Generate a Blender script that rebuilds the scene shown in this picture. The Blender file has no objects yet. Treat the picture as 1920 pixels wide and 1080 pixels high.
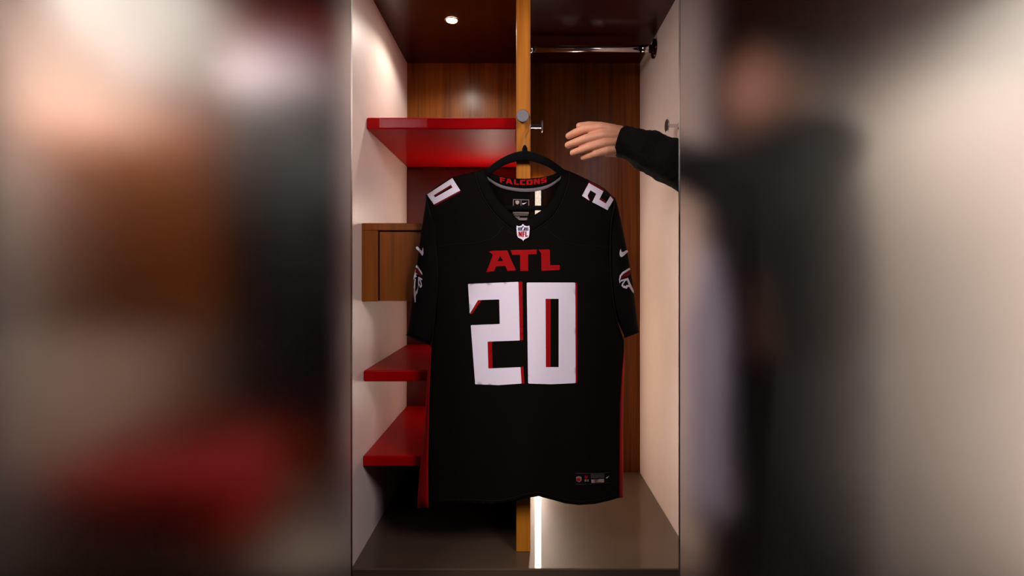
import bpy, bmesh, math, random
from mathutils import Vector, Matrix
from mathutils.geometry import delaunay_2d_cdt

random.seed(7)
SC = bpy.context.scene
COL = SC.collection

# ------------------------------------------------------------------ camera
FPX = 1000.0                 # focal length in pixels of the 1920 x 1080 frame
VPX, VPY = 977.0, 517.0      # where the depth lines of the locker meet
CZ = 0.715                   # lens height above the locker base
cam_d = bpy.data.cameras.new('camera')
cam = bpy.data.objects.new('camera', cam_d); COL.objects.link(cam)
cam.location = (0, 0, CZ); cam.rotation_euler = (math.pi / 2, 0, 0)
cam_d.sensor_width = 36.0; cam_d.lens = FPX / 1920 * 36
cam_d.shift_x = (960 - VPX) / 1920; cam_d.shift_y = (VPY - 540) / 1920
cam_d.clip_start = 0.02; cam_d.clip_end = 50
SC.camera = cam

# ------------------------------------------------------------------ world, room lamps, exposure
W = bpy.data.worlds.new('world'); SC.world = W; W.use_nodes = True
W.node_tree.nodes['Background'].inputs[0].default_value = (1.0, 0.84, 0.80, 1)
W.node_tree.nodes['Background'].inputs[1].default_value = 0.03

def area_lamp(name, loc, target, sx, sy, power, col):
    d = bpy.data.lights.new(name, 'AREA'); d.shape = 'RECTANGLE'; d.size = sx; d.size_y = sy
    d.energy = power; d.color = col
    o = bpy.data.objects.new(name, d); COL.objects.link(o); o.location = loc
    o.rotation_euler = (Vector(target) - Vector(loc)).to_track_quat('-Z', 'Y').to_euler()
    return o
area_lamp('room_ceiling_lamp', (-0.85, 0.10, 1.45), (0.05, 1.35, 0.65), 0.55, 0.5, 15.5, (1.0, 0.86, 0.88))
area_lamp('room_ceiling_lamp', (0.85, 0.10, 1.45), (-0.05, 1.35, 0.65), 0.55, 0.5, 15.5, (1.0, 0.86, 0.88))

SC.view_settings.view_transform = 'Standard'; SC.view_settings.look = 'None'
SC.view_settings.exposure = 0.0; SC.view_settings.gamma = 1.0
SC.view_settings.use_curve_mapping = False
SC.cycles.use_denoising = True
SC.cycles.max_bounces = 12; SC.cycles.transmission_bounces = 8; SC.cycles.transparent_max_bounces = 12
SC.cycles.sample_clamp_indirect = 4.0
SC.cycles.caustics_reflective = False; SC.cycles.caustics_refractive = False

# ------------------------------------------------------------------ materials
def s2l(c): return tuple((v / 12.92 if v <= 0.04045 else ((v + 0.055) / 1.055) ** 2.4) for v in c)
def rgb(r, g, b): return s2l((r / 255, g / 255, b / 255)) + (1,)

def new_mat(name):
    m = bpy.data.materials.new(name); m.use_nodes = True
    nt = m.node_tree
    return m, nt, nt.nodes['Principled BSDF']

def plain(name, col, rough=0.5, metal=0.0, coat=0.0, coat_rough=0.05, noise=0.0, nscale=60, bump=0.0, bscale=400, spec=0.5):
    m, nt, p = new_mat(name)
    p.inputs['Base Color'].default_value = col
    p.inputs['Roughness'].default_value = rough; p.inputs['Metallic'].default_value = metal
    p.inputs['Coat Weight'].default_value = coat; p.inputs['Coat Roughness'].default_value = coat_rough
    p.inputs['Specular IOR Level'].default_value = spec
    tc = nt.nodes.new('ShaderNodeTexCoord')
    if noise:
        n = nt.nodes.new('ShaderNodeTexNoise'); n.inputs['Scale'].default_value = nscale; n.inputs['Detail'].default_value = 4
        nt.links.new(tc.outputs['Object'], n.inputs['Vector'])
        r = nt.nodes.new('ShaderNodeValToRGB')
        r.color_ramp.elements[0].position = 0.3; r.color_ramp.elements[1].position = 0.7
        r.color_ramp.elements[0].color = tuple(c * (1 - noise) for c in col[:3]) + (1,)
        r.color_ramp.elements[1].color = tuple(min(1, c * (1 + noise)) for c in col[:3]) + (1,)
        nt.links.new(n.outputs['Fac'], r.inputs[0]); nt.links.new(r.outputs[0], p.inputs['Base Color'])
    if bump:
        n2 = nt.nodes.new('ShaderNodeTexNoise'); n2.inputs['Scale'].default_value = bscale; n2.inputs['Detail'].default_value = 3
        nt.links.new(tc.outputs['Object'], n2.inputs['Vector'])
        b = nt.nodes.new('ShaderNodeBump'); b.inputs['Strength'].default_value = bump; b.inputs['Distance'].default_value = 0.002
        nt.links.new(n2.outputs['Fac'], b.inputs['Height']); nt.links.new(b.outputs[0], p.inputs['Normal'])
    return m

def wood(name, dark, light, rough=0.3, coat=0.3, fine=110, coarse=18, coat_rough=0.2, spec=0.25):
    m, nt, p = new_mat(name)
    tc = nt.nodes.new('ShaderNodeTexCoord')
    def layer(sc, zs, det):
        mp = nt.nodes.new('ShaderNodeMapping'); mp.inputs['Scale'].default_value = (sc, sc, zs)
        n = nt.nodes.new('ShaderNodeTexNoise'); n.inputs['Scale'].default_value = 1.0; n.inputs['Detail'].default_value = det
        n.inputs['Distortion'].default_value = 0.4
        nt.links.new(tc.outputs['Object'], mp.inputs[0]); nt.links.new(mp.outputs[0], n.inputs['Vector'])
        return n
    a = layer(fine, 3.0, 5); b = layer(coarse, 1.1, 3)
    mx = nt.nodes.new('ShaderNodeMix'); mx.data_type = 'FLOAT'; mx.inputs[0].default_value = 0.5
    nt.links.new(a.outputs['Fac'], mx.inputs[2]); nt.links.new(b.outputs['Fac'], mx.inputs[3])
    r = nt.nodes.new('ShaderNodeValToRGB')
    r.color_ramp.elements[0].position = 0.36; r.color_ramp.elements[1].position = 0.64
    r.color_ramp.elements[0].color = dark; r.color_ramp.elements[1].color = light
    nt.links.new(mx.outputs[0], r.inputs[0]); nt.links.new(r.outputs[0], p.inputs['Base Color'])
    p.inputs['Roughness'].default_value = rough; p.inputs['Specular IOR Level'].default_value = spec
    p.inputs['Coat Weight'].default_value = coat; p.inputs['Coat Roughness'].default_value = coat_rough
    bp = nt.nodes.new('ShaderNodeBump'); bp.inputs['Strength'].default_value = 0.08; bp.inputs['Distance'].default_value = 0.001
    nt.links.new(a.outputs['Fac'], bp.inputs['Height']); nt.links.new(bp.outputs[0], p.inputs['Normal'])
    return m

def emit(name, col, strength):
    m, nt, p = new_mat(name)
    p.inputs['Base Color'].default_value = col
    p.inputs['Emission Color'].default_value = col; p.inputs['Emission Strength'].default_value = strength
    return m

M = {}
M['white_panel'] = plain('white_laminate', rgb(236, 219, 210), 0.42, coat=0.5, coat_rough=0.12, noise=0.02, nscale=30)
M['back_wood'] = wood('back_wall_oak', rgb(84, 40, 0), rgb(127, 68, 1), 0.45, 0.24, coat_rough=0.26, spec=0.1)
M['post_wood'] = wood('divider_oak', rgb(164, 92, 14), rgb(200, 128, 34), 0.45, 0.1)
M['box_wood'] = wood('drawer_walnut', rgb(114, 58, 5), rgb(146, 80, 12), 0.5, 0.05)
M['cabinet_wood'] = wood('cabinet_orange_oak', rgb(150, 70, 8), rgb(184, 94, 16), 0.6, 0.0)
M['ceil_wood'] = wood('ceiling_mahogany', rgb(36, 4, 2), rgb(52, 7, 3), 0.3, 0.2, coat_rough=0.12)
M['red_gloss'] = plain('red_lacquer', rgb(168, 0, 6), 0.55, spec=0.05, coat=0.16, coat_rough=0.04, noise=0.04, nscale=20)
M['red_back'] = plain('dark_red_back_panel', rgb(96, 8, 8), 0.3, coat=0.4, coat_rough=0.15, noise=0.05, nscale=20)
M['base_grey'] = plain('grey_gloss_base', rgb(82, 67, 52), 0.45, spec=0.25, coat=0.5, coat_rough=0.03, noise=0.03, nscale=40)
M['aisle'] = plain('aisle_carpet', rgb(52, 46, 44), 0.9, noise=0.2, nscale=200, bump=0.4)
M['chrome'] = plain('chrome', rgb(214, 206, 204), 0.12, 1.0, noise=0.02)
M['steel'] = plain('brushed_steel', rgb(150, 145, 150), 0.38, 1.0, noise=0.05, nscale=200)
M['dark_steel'] = plain('dark_bronze_flange', rgb(70, 40, 36), 0.25, 1.0, noise=0.05)
M['gap_shade'] = plain('dark_gap_shade', rgb(14, 9, 7), 0.8, noise=0.05)  # near-black colour standing in for shade in the drawer gap
M['led'] = emit('led_diffuser', (1.0, 0.80, 0.64, 1), 60.0)
M['led_left'] = emit('led_diffuser_shelves', (1.0, 0.80, 0.64, 1), 45.0)
M['led_shelf'] = emit('led_diffuser_top_shelf', (1.0, 0.80, 0.64, 1), 150.0)
M['fill_far'] = emit('fill_glow_far_right', (1.0, 0.80, 0.66, 1), 180.0)  # added glow that evens the light on the right-hand white wall
M['lens'] = emit('downlight_lens', (1.0, 0.86, 0.60, 1), 140.0)
M['fabric'] = plain('black_jersey_knit', rgb(13, 9, 6), 0.8, noise=0.10, nscale=700, bump=0.25, bscale=1400, spec=0.06)
M['fabric2'] = plain('black_sleeve_knit', rgb(12, 10, 9), 0.8, noise=0.10, nscale=700, bump=0.25, bscale=1400, spec=0.06)
M['rib'] = plain('black_collar_rib', rgb(13, 10, 9), 0.8, noise=0.12, nscale=500, bump=0.4, bscale=900, spec=0.05)
M['seam'] = plain('black_seam_thread', rgb(15, 12, 10), 0.8, noise=0.1, nscale=800, spec=0.2)
M['grey_tape'] = plain('grey_neck_tape', rgb(112, 102, 106), 0.7, noise=0.06, nscale=500)
M['red_fab'] = plain('red_side_knit', rgb(165, 0, 4), 0.8, spec=0.15, noise=0.06, nscale=500, bump=0.2, bscale=1200)
M['print_white'] = plain('white_twill', rgb(247, 240, 252), 0.5, noise=0.015, nscale=600, bump=0.1, bscale=1500)
M['print_red'] = plain('red_twill', rgb(160, 0, 6), 0.7, spec=0.15, noise=0.03, nscale=600, bump=0.1, bscale=1500)
M['print_maroon'] = plain('maroon_twill', rgb(112, 4, 18), 0.7, spec=0.15, noise=0.03, nscale=600)
M['print_navy'] = plain('navy_print', rgb(34, 34, 78), 0.5, noise=0.05, nscale=600)
M['print_grey'] = plain('grey_print', rgb(128, 112, 108), 0.6, noise=0.25, nscale=1200)
M['print_dgrey'] = plain('dark_grey_print', rgb(62, 52, 52), 0.6, noise=0.25, nscale=1200)
M['print_beige'] = plain('beige_print', rgb(186, 160, 148), 0.6, noise=0.1, nscale=900)
M['label_black'] = plain('black_label', rgb(13, 9, 9), 0.8, spec=0.08, noise=0.1, nscale=900)
M['velvet'] = plain('black_velvet', rgb(12, 11, 12), 0.95, noise=0.2, nscale=900, spec=0.1)
M['wire'] = plain('dark_wire', rgb(110, 80, 60), 0.3, 1.0, noise=0.05)
M['skin'] = plain('skin', rgb(232, 164, 128), 0.5, noise=0.07, nscale=60, bump=0.12, bscale=500)
M['fleece'] = plain('black_fleece', rgb(17, 14, 13), 0.95, noise=0.25, nscale=400, bump=0.9, bscale=350, spec=0.1)
M['trouser'] = plain('black_trousers', rgb(20, 18, 18), 0.9, noise=0.15, nscale=300, bump=0.3)
M['shoe'] = plain('dark_shoe', rgb(28, 26, 26), 0.6, noise=0.1)
M['hair'] = plain('dark_hair', rgb(30, 20, 15), 0.6, noise=0.3, nscale=120, bump=0.6, bscale=250)
M['eye'] = plain('dark_eye', rgb(30, 20, 16), 0.15, noise=0.05)
M['towel'] = plain('white_towel', rgb(214, 204, 220), 0.9, noise=0.05, nscale=200, bump=0.6, bscale=500)
M['bag_red'] = plain('red_canvas', rgb(190, 8, 8), 0.8, noise=0.1, nscale=200, bump=0.3)
M['bag_black'] = plain('black_nylon', rgb(7, 6, 6), 0.8, spec=0.1, noise=0.1, nscale=200, bump=0.2)
M['pale'] = plain('pale_shoulder_cloth', rgb(206, 188, 198), 0.7, noise=0.05, nscale=200)
m, nt, p = new_mat('frosted_glass')
nt.nodes.remove(p)
rf_ = nt.nodes.new('ShaderNodeBsdfRefraction'); rf_.distribution = 'BECKMANN'; rf_.inputs['IOR'].default_value = 1.35; rf_.inputs['Color'].default_value = (1, 1, 1, 1)
tc = nt.nodes.new('ShaderNodeTexCoord'); n = nt.nodes.new('ShaderNodeTexNoise'); n.inputs['Scale'].default_value = 8
nt.links.new(tc.outputs['Object'], n.inputs['Vector'])
mr = nt.nodes.new('ShaderNodeMapRange'); mr.inputs['To Min'].default_value = 0.50; mr.inputs['To Max'].default_value = 0.54
nt.links.new(n.outputs['Fac'], mr.inputs[0]); nt.links.new(mr.outputs[0], rf_.inputs['Roughness'])
nt.links.new(rf_.outputs[0], nt.nodes['Material Output'].inputs['Surface'])
M['frost'] = m
# open knit: the back of the shirt lets part of the light through its holes
m, nt, p = new_mat('black_open_mesh_knit')
p.inputs['Base Color'].default_value = rgb(8, 6, 5); p.inputs['Roughness'].default_value = 0.8; p.inputs['Specular IOR Level'].default_value = 0.05
tc = nt.nodes.new('ShaderNodeTexCoord'); n = nt.nodes.new('ShaderNodeTexNoise'); n.inputs['Scale'].default_value = 900
nt.links.new(tc.outputs['Object'], n.inputs['Vector'])
mr = nt.nodes.new('ShaderNodeMapRange'); mr.inputs['From Min'].default_value = 0.3; mr.inputs['From Max'].default_value = 0.7
mr.inputs['To Min'].default_value = 0.975; mr.inputs['To Max'].default_value = 0.995
nt.links.new(n.outputs['Fac'], mr.inputs[0]); nt.links.new(mr.outputs[0], p.inputs['Alpha'])
M['mesh_knit'] = m

# ------------------------------------------------------------------ helpers
def P(px, py, Y):
    """the point at depth Y on the sight line of a pixel (used to measure sizes off the photograph)"""
    return Vector(((px - VPX) * Y / FPX, Y, CZ - (py - VPY) * Y / FPX))

def obj(name, me, mat, parent=None, smooth=False):
    if isinstance(me, bmesh.types.BMesh):
        d = bpy.data.meshes.new(name); me.to_mesh(d); me.free(); me = d
    o = bpy.data.objects.new(name, me); COL.objects.link(o)
    if mat is not None:
        me.materials.clear(); me.materials.append(M[mat])
    if smooth:
        for f in me.polygons: f.use_smooth = True
    if parent is not None:
        o.parent = parent
        o.matrix_parent_inverse = Matrix.Translation(-parent.location)
    return o

def tag(o, label=None, cat=None, group=None, kind=None):
    if label: o['label'] = label
    if cat: o['category'] = cat
    if group: o['group'] = group
    if kind: o['kind'] = kind
    return o

def thing(name, label, cat, loc, group=None):
    o = bpy.data.objects.new(name, None); COL.objects.link(o); o.location = loc; o.empty_display_size = 0.05
    return tag(o, label, cat, group)

def struct(name, bm, mat, label=None, cat=None):
    o = obj(name, bm, mat); o['kind'] = 'structure'
    return tag(o, label, cat)

def box(x0, x1, y0, y1, z0, z1, bev=0.0, bm=None, seg=2):
    b = bmesh.new()
    bmesh.ops.create_cube(b, size=1.0)
    for v in b.verts:
        v.co = Vector(((x0 + x1) / 2 + v.co.x * (x1 - x0), (y0 + y1) / 2 + v.co.y * (y1 - y0), (z0 + z1) / 2 + v.co.z * (z1 - z0)))
    if bev: bmesh.ops.bevel(b, geom=b.edges[:], offset=bev, segments=seg, affect='EDGES', profile=0.5)
    if bm is not None:
        d = bpy.data.meshes.new('t'); b.to_mesh(d); b.free(); bm.from_mesh(d); bpy.data.meshes.remove(d)
        return bm
    return b

def tube(path, radii, n=12, bm=None, flat=None, caps=True):
    """swept tube; radii number or list; flat=(axis vector, factor) squashes the section"""
    bm = bm or bmesh.new(); path = [Vector(p) for p in path]
    if not isinstance(radii, (list, tuple)): radii = [radii] * len(path)
    rings = []; up = None
    for i, p in enumerate(path):
        t = (path[min(i + 1, len(path) - 1)] - path[max(i - 1, 0)]).normalized()
        if up is None:
            up = Vector((0, 1, 0)) if abs(t.y) < 0.9 else Vector((0, 0, 1))
        a = (up - t * up.dot(t)).normalized(); b = t.cross(a); up = a
        ring = []
        for k in range(n):
            an = 2 * math.pi * k / n
            off = a * math.cos(an) * radii[i] + b * math.sin(an) * radii[i]
            if flat: off = off - flat[0] * off.dot(flat[0]) * (1 - flat[1])
            ring.append(bm.verts.new(p + off))
        rings.append(ring)
    for i in range(len(rings) - 1):
        for k in range(n):
            bm.faces.new((rings[i][k], rings[i][(k + 1) % n], rings[i + 1][(k + 1) % n], rings[i + 1][k]))
    if caps:
        bm.faces.new(rings[0][::-1]); bm.faces.new(rings[-1])
    bmesh.ops.recalc_face_normals(bm, faces=bm.faces[:])
    return bm

def lathe(profile, origin, axis, n=28):
    """profile = [(radius, distance along axis)]"""
    axis = Vector(axis).normalized(); origin = Vector(origin)
    a = axis.orthogonal().normalized(); b = axis.cross(a)
    bm = bmesh.new(); rings = []
    for r, h in profile:
        if r < 1e-6: rings.append([bm.verts.new(origin + axis * h)])
        else: rings.append([bm.verts.new(origin + axis * h + (a * math.cos(2 * math.pi * k / n) + b * math.sin(2 * math.pi * k / n)) * r) for k in range(n)])
    for i in range(len(rings) - 1):
        A, B = rings[i], rings[i + 1]
        for k in range(n):
            k2 = (k + 1) % n
            if len(A) == 1 and len(B) == 1: continue
            if len(A) == 1: bm.faces.new((A[0], B[k], B[k2]))
            elif len(B) == 1: bm.faces.new((A[k], A[k2], B[0]))
            else: bm.faces.new((A[k], A[k2], B[k2], B[k]))
    bmesh.ops.recalc_face_normals(bm, faces=bm.faces[:])
    return bm

def smooth_path(pts, n=6):
    pts = [Vector(p) for p in pts]; out = []
    for i in range(len(pts) - 1):
        p0 = pts[max(i - 1, 0)]; p1 = pts[i]; p2 = pts[i + 1]; p3 = pts[min(i + 2, len(pts) - 1)]
        for k in range(n):
            t = k / n
            out.append(0.5 * ((2 * p1) + (p2 - p0) * t + (2 * p0 - 5 * p1 + 4 * p2 - p3) * t * t + (3 * p1 - p0 - 3 * p2 + p3) * t ** 3))
    out.append(pts[-1]); return out

def interp(tab, x):
    if x <= tab[0][0]: return tab[0][1]
    for (a, b), (c, d) in zip(tab, tab[1:]):
        if x <= c: return b + (d - b) * (x - a) / (c - a)
    return tab[-1][1]

def inside(pt, loops):
    x, y = pt; r = False
    for lp in loops:
        for (x0, y0), (x1, y1) in zip(lp, lp[1:] + lp[:1]):
            if (y0 > y) != (y1 > y) and x < (x1 - x0) * (y - y0) / (y1 - y0) + x0: r = not r
    return r

def rounded(poly, r, k=3):
    out = []
    n = len(poly)
    for i in range(n):
        p = Vector(poly[i]); a = Vector(poly[i - 1]) - p; b = Vector(poly[(i + 1) % n]) - p
        q = min(r, a.length * 0.4, b.length * 0.4)
        A = p + a.normalized() * q; B = p + b.normalized() * q
        for j in range(k + 1):
            t = j / k
            v = A * (1 - t) ** 2 + p * 2 * t * (1 - t) + B * t * t
            out.append((v.x, v.y))
    return out

def sheet(loops, depth, step=8.0, off=0.0, jitter=True):
    """cloth cut to the outline 'loops' (pixel measures), shaped by depth(px, py)"""
    loops = [[tuple(p) for p in lp] for lp in loops]
    vs, es = [], []
    for lp in loops:
        dens = []
        for (x0, y0), (x1, y1) in zip(lp, lp[1:] + lp[:1]):
            m_ = max(1, int(math.hypot(x1 - x0, y1 - y0) / step))
            for j in range(m_): dens.append((x0 + (x1 - x0) * j / m_, y0 + (y1 - y0) * j / m_))
        b0 = len(vs); vs += dens
        es += [(b0 + j, b0 + (j + 1) % len(dens)) for j in range(len(dens))]
    xs = [v[0] for v in vs]; ys = [v[1] for v in vs]
    x = min(xs) + step / 2; row = 0
    while x < max(xs):
        y = min(ys) + step / 2 + (row % 2) * step / 2
        while y < max(ys):
            if inside((x, y), loops) and min((x - a) ** 2 + (y - b) ** 2 for a, b in vs[:len(es)]) > (0.35 * step) ** 2: vs.append((x, y))
            y += step
        x += step; row += 1
    rv, re, rf, *_ = delaunay_2d_cdt([Vector(v) for v in vs], es, [], 0, 1e-5)
    bm = bmesh.new()
    bv = [bm.verts.new(P(v.x, v.y, depth(v.x, v.y) - off)) for v in rv]
    for f in rf:
        c = (sum(rv[i].x for i in f) / len(f), sum(rv[i].y for i in f) / len(f))
        if inside(c, loops):
            try: bm.faces.new([bv[i] for i in f])
            except ValueError: pass
    bmesh.ops.delete(bm, geom=[v for v in bm.verts if not v.link_faces], context='VERTS')
    bm.normal_update()
    fl = [f for f in bm.faces if f.normal.y > 0]
    if fl: bmesh.ops.reverse_faces(bm, faces=fl)
    return bm

def strip(outer, inner, dout, din, n=5, close=False):
    """band between two edge lines of equal length"""
    bm = bmesh.new(); rows = []
    for (a, b) in zip(outer, inner):
        row = []
        for k in range(n + 1):
            t = k / n
            x = a[0] + (b[0] - a[0]) * t; y = a[1] + (b[1] - a[1]) * t
            row.append(bm.verts.new(P(x, y, dout(a) + (din(b) - dout(a)) * t - 0.0035 * math.sin(math.pi * t))))
        rows.append(row)
    for i in range(len(rows) - 1):
        for k in range(n): bm.faces.new((rows[i][k], rows[i + 1][k], rows[i + 1][k + 1], rows[i][k + 1]))
    bm.normal_update()
    fl = [f for f in bm.faces if f.normal.y > 0]
    if fl: bmesh.ops.reverse_faces(bm, faces=fl)
    return bm

def thick(o, t, offset=-1):
    md = o.modifiers.new('thickness', 'SOLIDIFY'); md.thickness = t; md.offset = offset
    return o

def subdiv_line(pts, n=4):
    v = smooth_path([(p[0], p[1], 0) for p in pts], n)
    return [(q.x, q.y) for q in v]

# ------------------------------------------------------------------ the locker bay
YF, YB, YP = 1.30, 1.9435, 1.381          # front edge, back wall, front of the divider
XL, XR, ZT = -0.415, 0.433, 1.490
XO = -1.25                                 # far side of the bay on the left
struct('floor_aisle', box(-2.6, 2.8, -1.6, 2.0, -0.50, -0.45), 'aisle')
b = box(XL, XR, YF + 0.001, YB, -0.05, 0.0, 0.003); struct('floor', b, 'base_grey', 'glossy dark grey base of the open locker bay', 'locker base')
o = obj('riser', box(XL, XR, YF + 0.012, YF + 0.03, -0.45, -0.05), 'base_grey', bpy.data.objects['floor'])
struct('wall_left', box(XL - 0.022, XL, YF, YB, -0.45, ZT, 0.001), 'white_panel', 'white laminate side panel behind the red shelves', 'side panel')
struct('wall_right', box(XR, XR + 0.024, YF, YB, -0.45, ZT, 0.001), 'white_panel', 'white laminate side panel beside the reaching arm', 'side panel')
for nm, x0_, x1_ in (('wall_left', XL - 0.0225, XL - 0.0006), ('wall_right', XR + 0.0006, XR + 0.0245)):
    obj('edge_band', box(x0_, x1_, YF - 0.003, YF - 0.0001, -0.449, ZT), 'ceil_wood', bpy.data.objects[nm])
wb = struct('wall_back', box(XO - 0.02, XR + 0.03, YB, YB + 0.02, -0.45, ZT + 0.3), 'back_wood', 'vertical grained brown wood back wall of the locker', 'back wall')
obj('red_panel', box(XL + 0.0005, -0.0130, YB - 0.008, YB - 0.0003, 0.0005, 1.1000), 'red_back', wb)
struct('ceiling', box(XO - 0.02, 2.8, YF - 0.02, YB, ZT, ZT + 0.05), 'ceil_wood', 'dark glossy mahogany ceiling board with one round downlight', 'ceiling')

dv = thing('divider_panel', 'narrow light oak upright between the shelves and the hanging space', 'divider', (0.006, 1.5, 0))
obj('panel', box(-0.0115, 0.0235, YP + 0.006, YB - 0.0005, 0.0005, ZT - 0.0005), 'back_wood', dv)
obj('front_edge', box(-0.0124, 0.0242, YP, YP + 0.006, 0.0005, ZT - 0.0005, 0.001), 'post_wood', dv)

def shelf(label, yfront, ztop, zbot):
    t = obj('shelf', box(XL + 0.0005, -0.0130, yfront, YB - 0.0085, zbot, ztop, 0.004, seg=3), 'red_gloss')
    tag(t, label, 'shelf', 'red lacquered shelves'); return t
shelf('long glossy red shelf at the top, under the round downlight', 1.431, 1.140, 1.1085)
shelf('glossy red shelf just below the wooden drawer box', 1.402, 0.466, 0.4365)
shelf('lowest glossy red shelf, nearest the grey base', 1.397, 0.243, 0.2155)

# drawer box
yb = 1.388; zt, zb = 0.852, 0.648
dr = thing('drawer_box', 'brown walnut drawer box fixed to the white panel behind the left sleeve', 'drawer box', (-0.21, 1.6, zb))
obj('top_board', box(XL + 0.0005, -0.0130, yb, YB - 0.009, zt - 0.019, zt, 0.001), 'box_wood', dr)
obj('side_board', box(XL + 0.0005, XL + 0.042, yb, YB - 0.009, zb, zt - 0.0195, 0.001), 'box_wood', dr)
obj('side_board', box(-0.040, -0.0130, yb, YB - 0.009, zb, zt - 0.0195, 0.001), 'box_wood', dr)
obj('bottom_board', box(XL + 0.0425, -0.0405, yb + 0.03, YB - 0.009, zb, zb + 0.016), 'box_wood', dr)
obj('gap_shade_sheet', box(XL + 0.0425, -0.0405, yb + 0.024, yb + 0.029, zb + 0.0005, zt - 0.020), 'gap_shade', dr)  # dark sheet put in as the shade around the drawer front
obj('drawer_front', box(XL + 0.0462, -0.044, yb + 0.001, yb + 0.020, zb + 0.001, zt - 0.0228, 0.001), 'box_wood', dr)

# LED strips
def led(label, x, z0, z1, mat):
    t = thing('led_strip', label, 'light', (x, YB, z0), 'vertical LED strips on the back wall')
    obj('channel', box(x - 0.0125, x + 0.0125, YB - 0.0115 if x < 0 else YB - 0.006, YB - 0.0082 if x < 0 else YB - 0.0003, z0, z1), 'steel', t)
    y1 = YB - 0.0118 if x < 0 else YB - 0.0062
    obj('diffuser', box(x - 0.0105, x + 0.0105, y1 - 0.006, y1, z0 + 0.002, z1 - 0.002, 0.001), mat, t)
led('bright white vertical light strip right of the oak divider', 0.0615, 0.001, 1.058, 'led')
led('hidden light strip behind the jersey, between top shelf and drawer box', -0.105, 0.862, 0.962, 'led_shelf')
led('hidden light strip behind the jersey, under the drawer box', -0.115, 0.475, 0.640, 'led_left')
led('hidden light strip behind the jersey, between the two lower shelves', -0.115, 0.250, 0.430, 'led_left')

def downlight(label, x, y, power, blend=0.35, ang=154, group='round downlights'):
    t = thing('downlight', label, 'downlight', (x, y, ZT), group)
    obj('trim_ring', lathe([(0.0155, -0.001), (0.0205, -0.003), (0.0225, -0.001), (0.0225, -0.0002)], (x, y, ZT), (0, 0, 1)), 'chrome', t, True)
    obj('lens', lathe([(0, -0.0022), (0.0155, -0.0022), (0.0155, -0.0002)], (x, y, ZT), (0, 0, 1)), 'lens', t)
    d = bpy.data.lights.new('downlight_beam', 'SPOT'); d.energy = power; d.color = (1.0, 0.92, 0.82); d.spot_size = math.radians(ang); d.spot_blend = blend
    d.shadow_soft_size = 0.015
    lo = bpy.data.objects.new('downlight_beam', d); COL.objects.link(lo); lo.location = (x, y, ZT - 0.012)
    return t
downlight('lit round downlight in the ceiling above the top red shelf', -0.210, 1.618, 5.4)

# ------------------------------------------------------------------ rod and hooks
cr = thing('coat_rod', 'polished chrome coat rod between the oak divider and white panel', 'coat rod', (0.2, 1.725, 1.448))
obj('rod', tube([(0.0260, 1.725, 1.447), (XR - 0.008, 1.725, 1.449)], 0.0105, 20), 'chrome', cr, True)
obj('flange', lathe([(0.0125, 0.045), (0.0125, 0.008), (0.030, 0.006), (0.031, 0.0005), (0, 0.0005)], (XR, 1.725, 1.449), (-1, 0, 0)), 'dark_steel', cr, True)
obj('socket', lathe([(0.0118, 0.035), (0.0130, 0.034), (0.0130, 0.001), (0, 0.001)], (XR - 0.009, 1.725, 1.449), (-1, 0, 0)), 'chrome', cr, True)
obj('socket', lathe([(0.0118, 0.014), (0.0130, 0.013), (0.0130, 0.0005), (0, 0.0005)], (0.0243, 1.725, 1.447), (1, 0, 0)), 'chrome', cr, True)

def knob(label, base, axis, length=0.036, r=0.0160):
    t = thing('coat_hook', label, 'coat hook', base, 'chrome coat knobs')
    obj('rosette', lathe([(0, 0.0005), (0.0095, 0.0005), (0.0095, 0.003), (0.0055, 0.004)], base, axis), 'chrome', t, True)
    obj('stem', lathe([(0.0050, 0.0035), (0.0050, length - 0.004)], base, axis), 'chrome', t, True)
    obj('disc', lathe([(0.0050, length - 0.0045), (r * 0.96, length - 0.004), (r, length - 0.0030), (r, length - 0.0010), (r * 0.93, length), (0, length)], base, axis), 'steel', t)
knob('round grey coat knob on the front of the oak divider holding the hanger', (0.0042, YP - 0.0003, 1.1185), (0, -1, 0))
knob('chrome coat knob on the right side of the oak divider', (0.0230, 1.445, 1.1195), (1, 0, 0), 0.036, 0.0160)
knob('chrome coat knob on the white right panel above the black sleeve', (XR - 0.0003, 1.455, 1.124), (-1, 0, 0), 0.037, 0.0175)

# ------------------------------------------------------------------ hanger
YH = 1.3615
hg = thing('clothes_hanger', 'black velvet hanger with a wire hook on the divider knob', 'hanger', tuple(P(983, 389, YH)))
arms = smooth_path([P(x, y, YH) for x, y in ((838, 369), (880, 346), (910, 326), (935, 308), (958, 297), (983, 292), (1008, 297), (1033, 308), (1058, 326), (1090, 345), (1128, 367))], 5)
rad = [0.0085 + 0.004 * math.exp(-((i - len(arms) / 2) / 9) ** 2) for i in range(len(arms))]
obj('shoulder_bar', tube(arms, rad, 14, flat=(Vector((0, 1, 0)), 0.45)), 'velvet', hg, True)
obj('neck_cap', lathe([(0.0072, -0.004), (0.0068, 0.010), (0.0035, 0.017), (0.0022, 0.019)], P(984, 286, YH), (0, 0, 1), 16), 'velvet', hg, True)
low = [P(x, y, YH) for x, y in ((836, 367), (838, 380), (848, 388), (870, 390), (983, 390), (1098, 390), (1120, 388), (1129, 378), (1130, 366))]
obj('trouser_bar', tube(smooth_path(low, 4), 0.0062, 12, flat=(Vector((0, 1, 0)), 0.6)), 'velvet', hg, True)
hk = [P(x, y, 1.3625) for x, y in ((984, 281), (984, 268), (985, 258), (988.5, 250), (992.5, 241), (994, 229), (993, 219), (989, 213), (982, 210.5), (975, 213), (971.5, 219))]
obj('hook', tube(smooth_path(hk, 5), 0.0015, 8), 'wire', hg, True)

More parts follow.
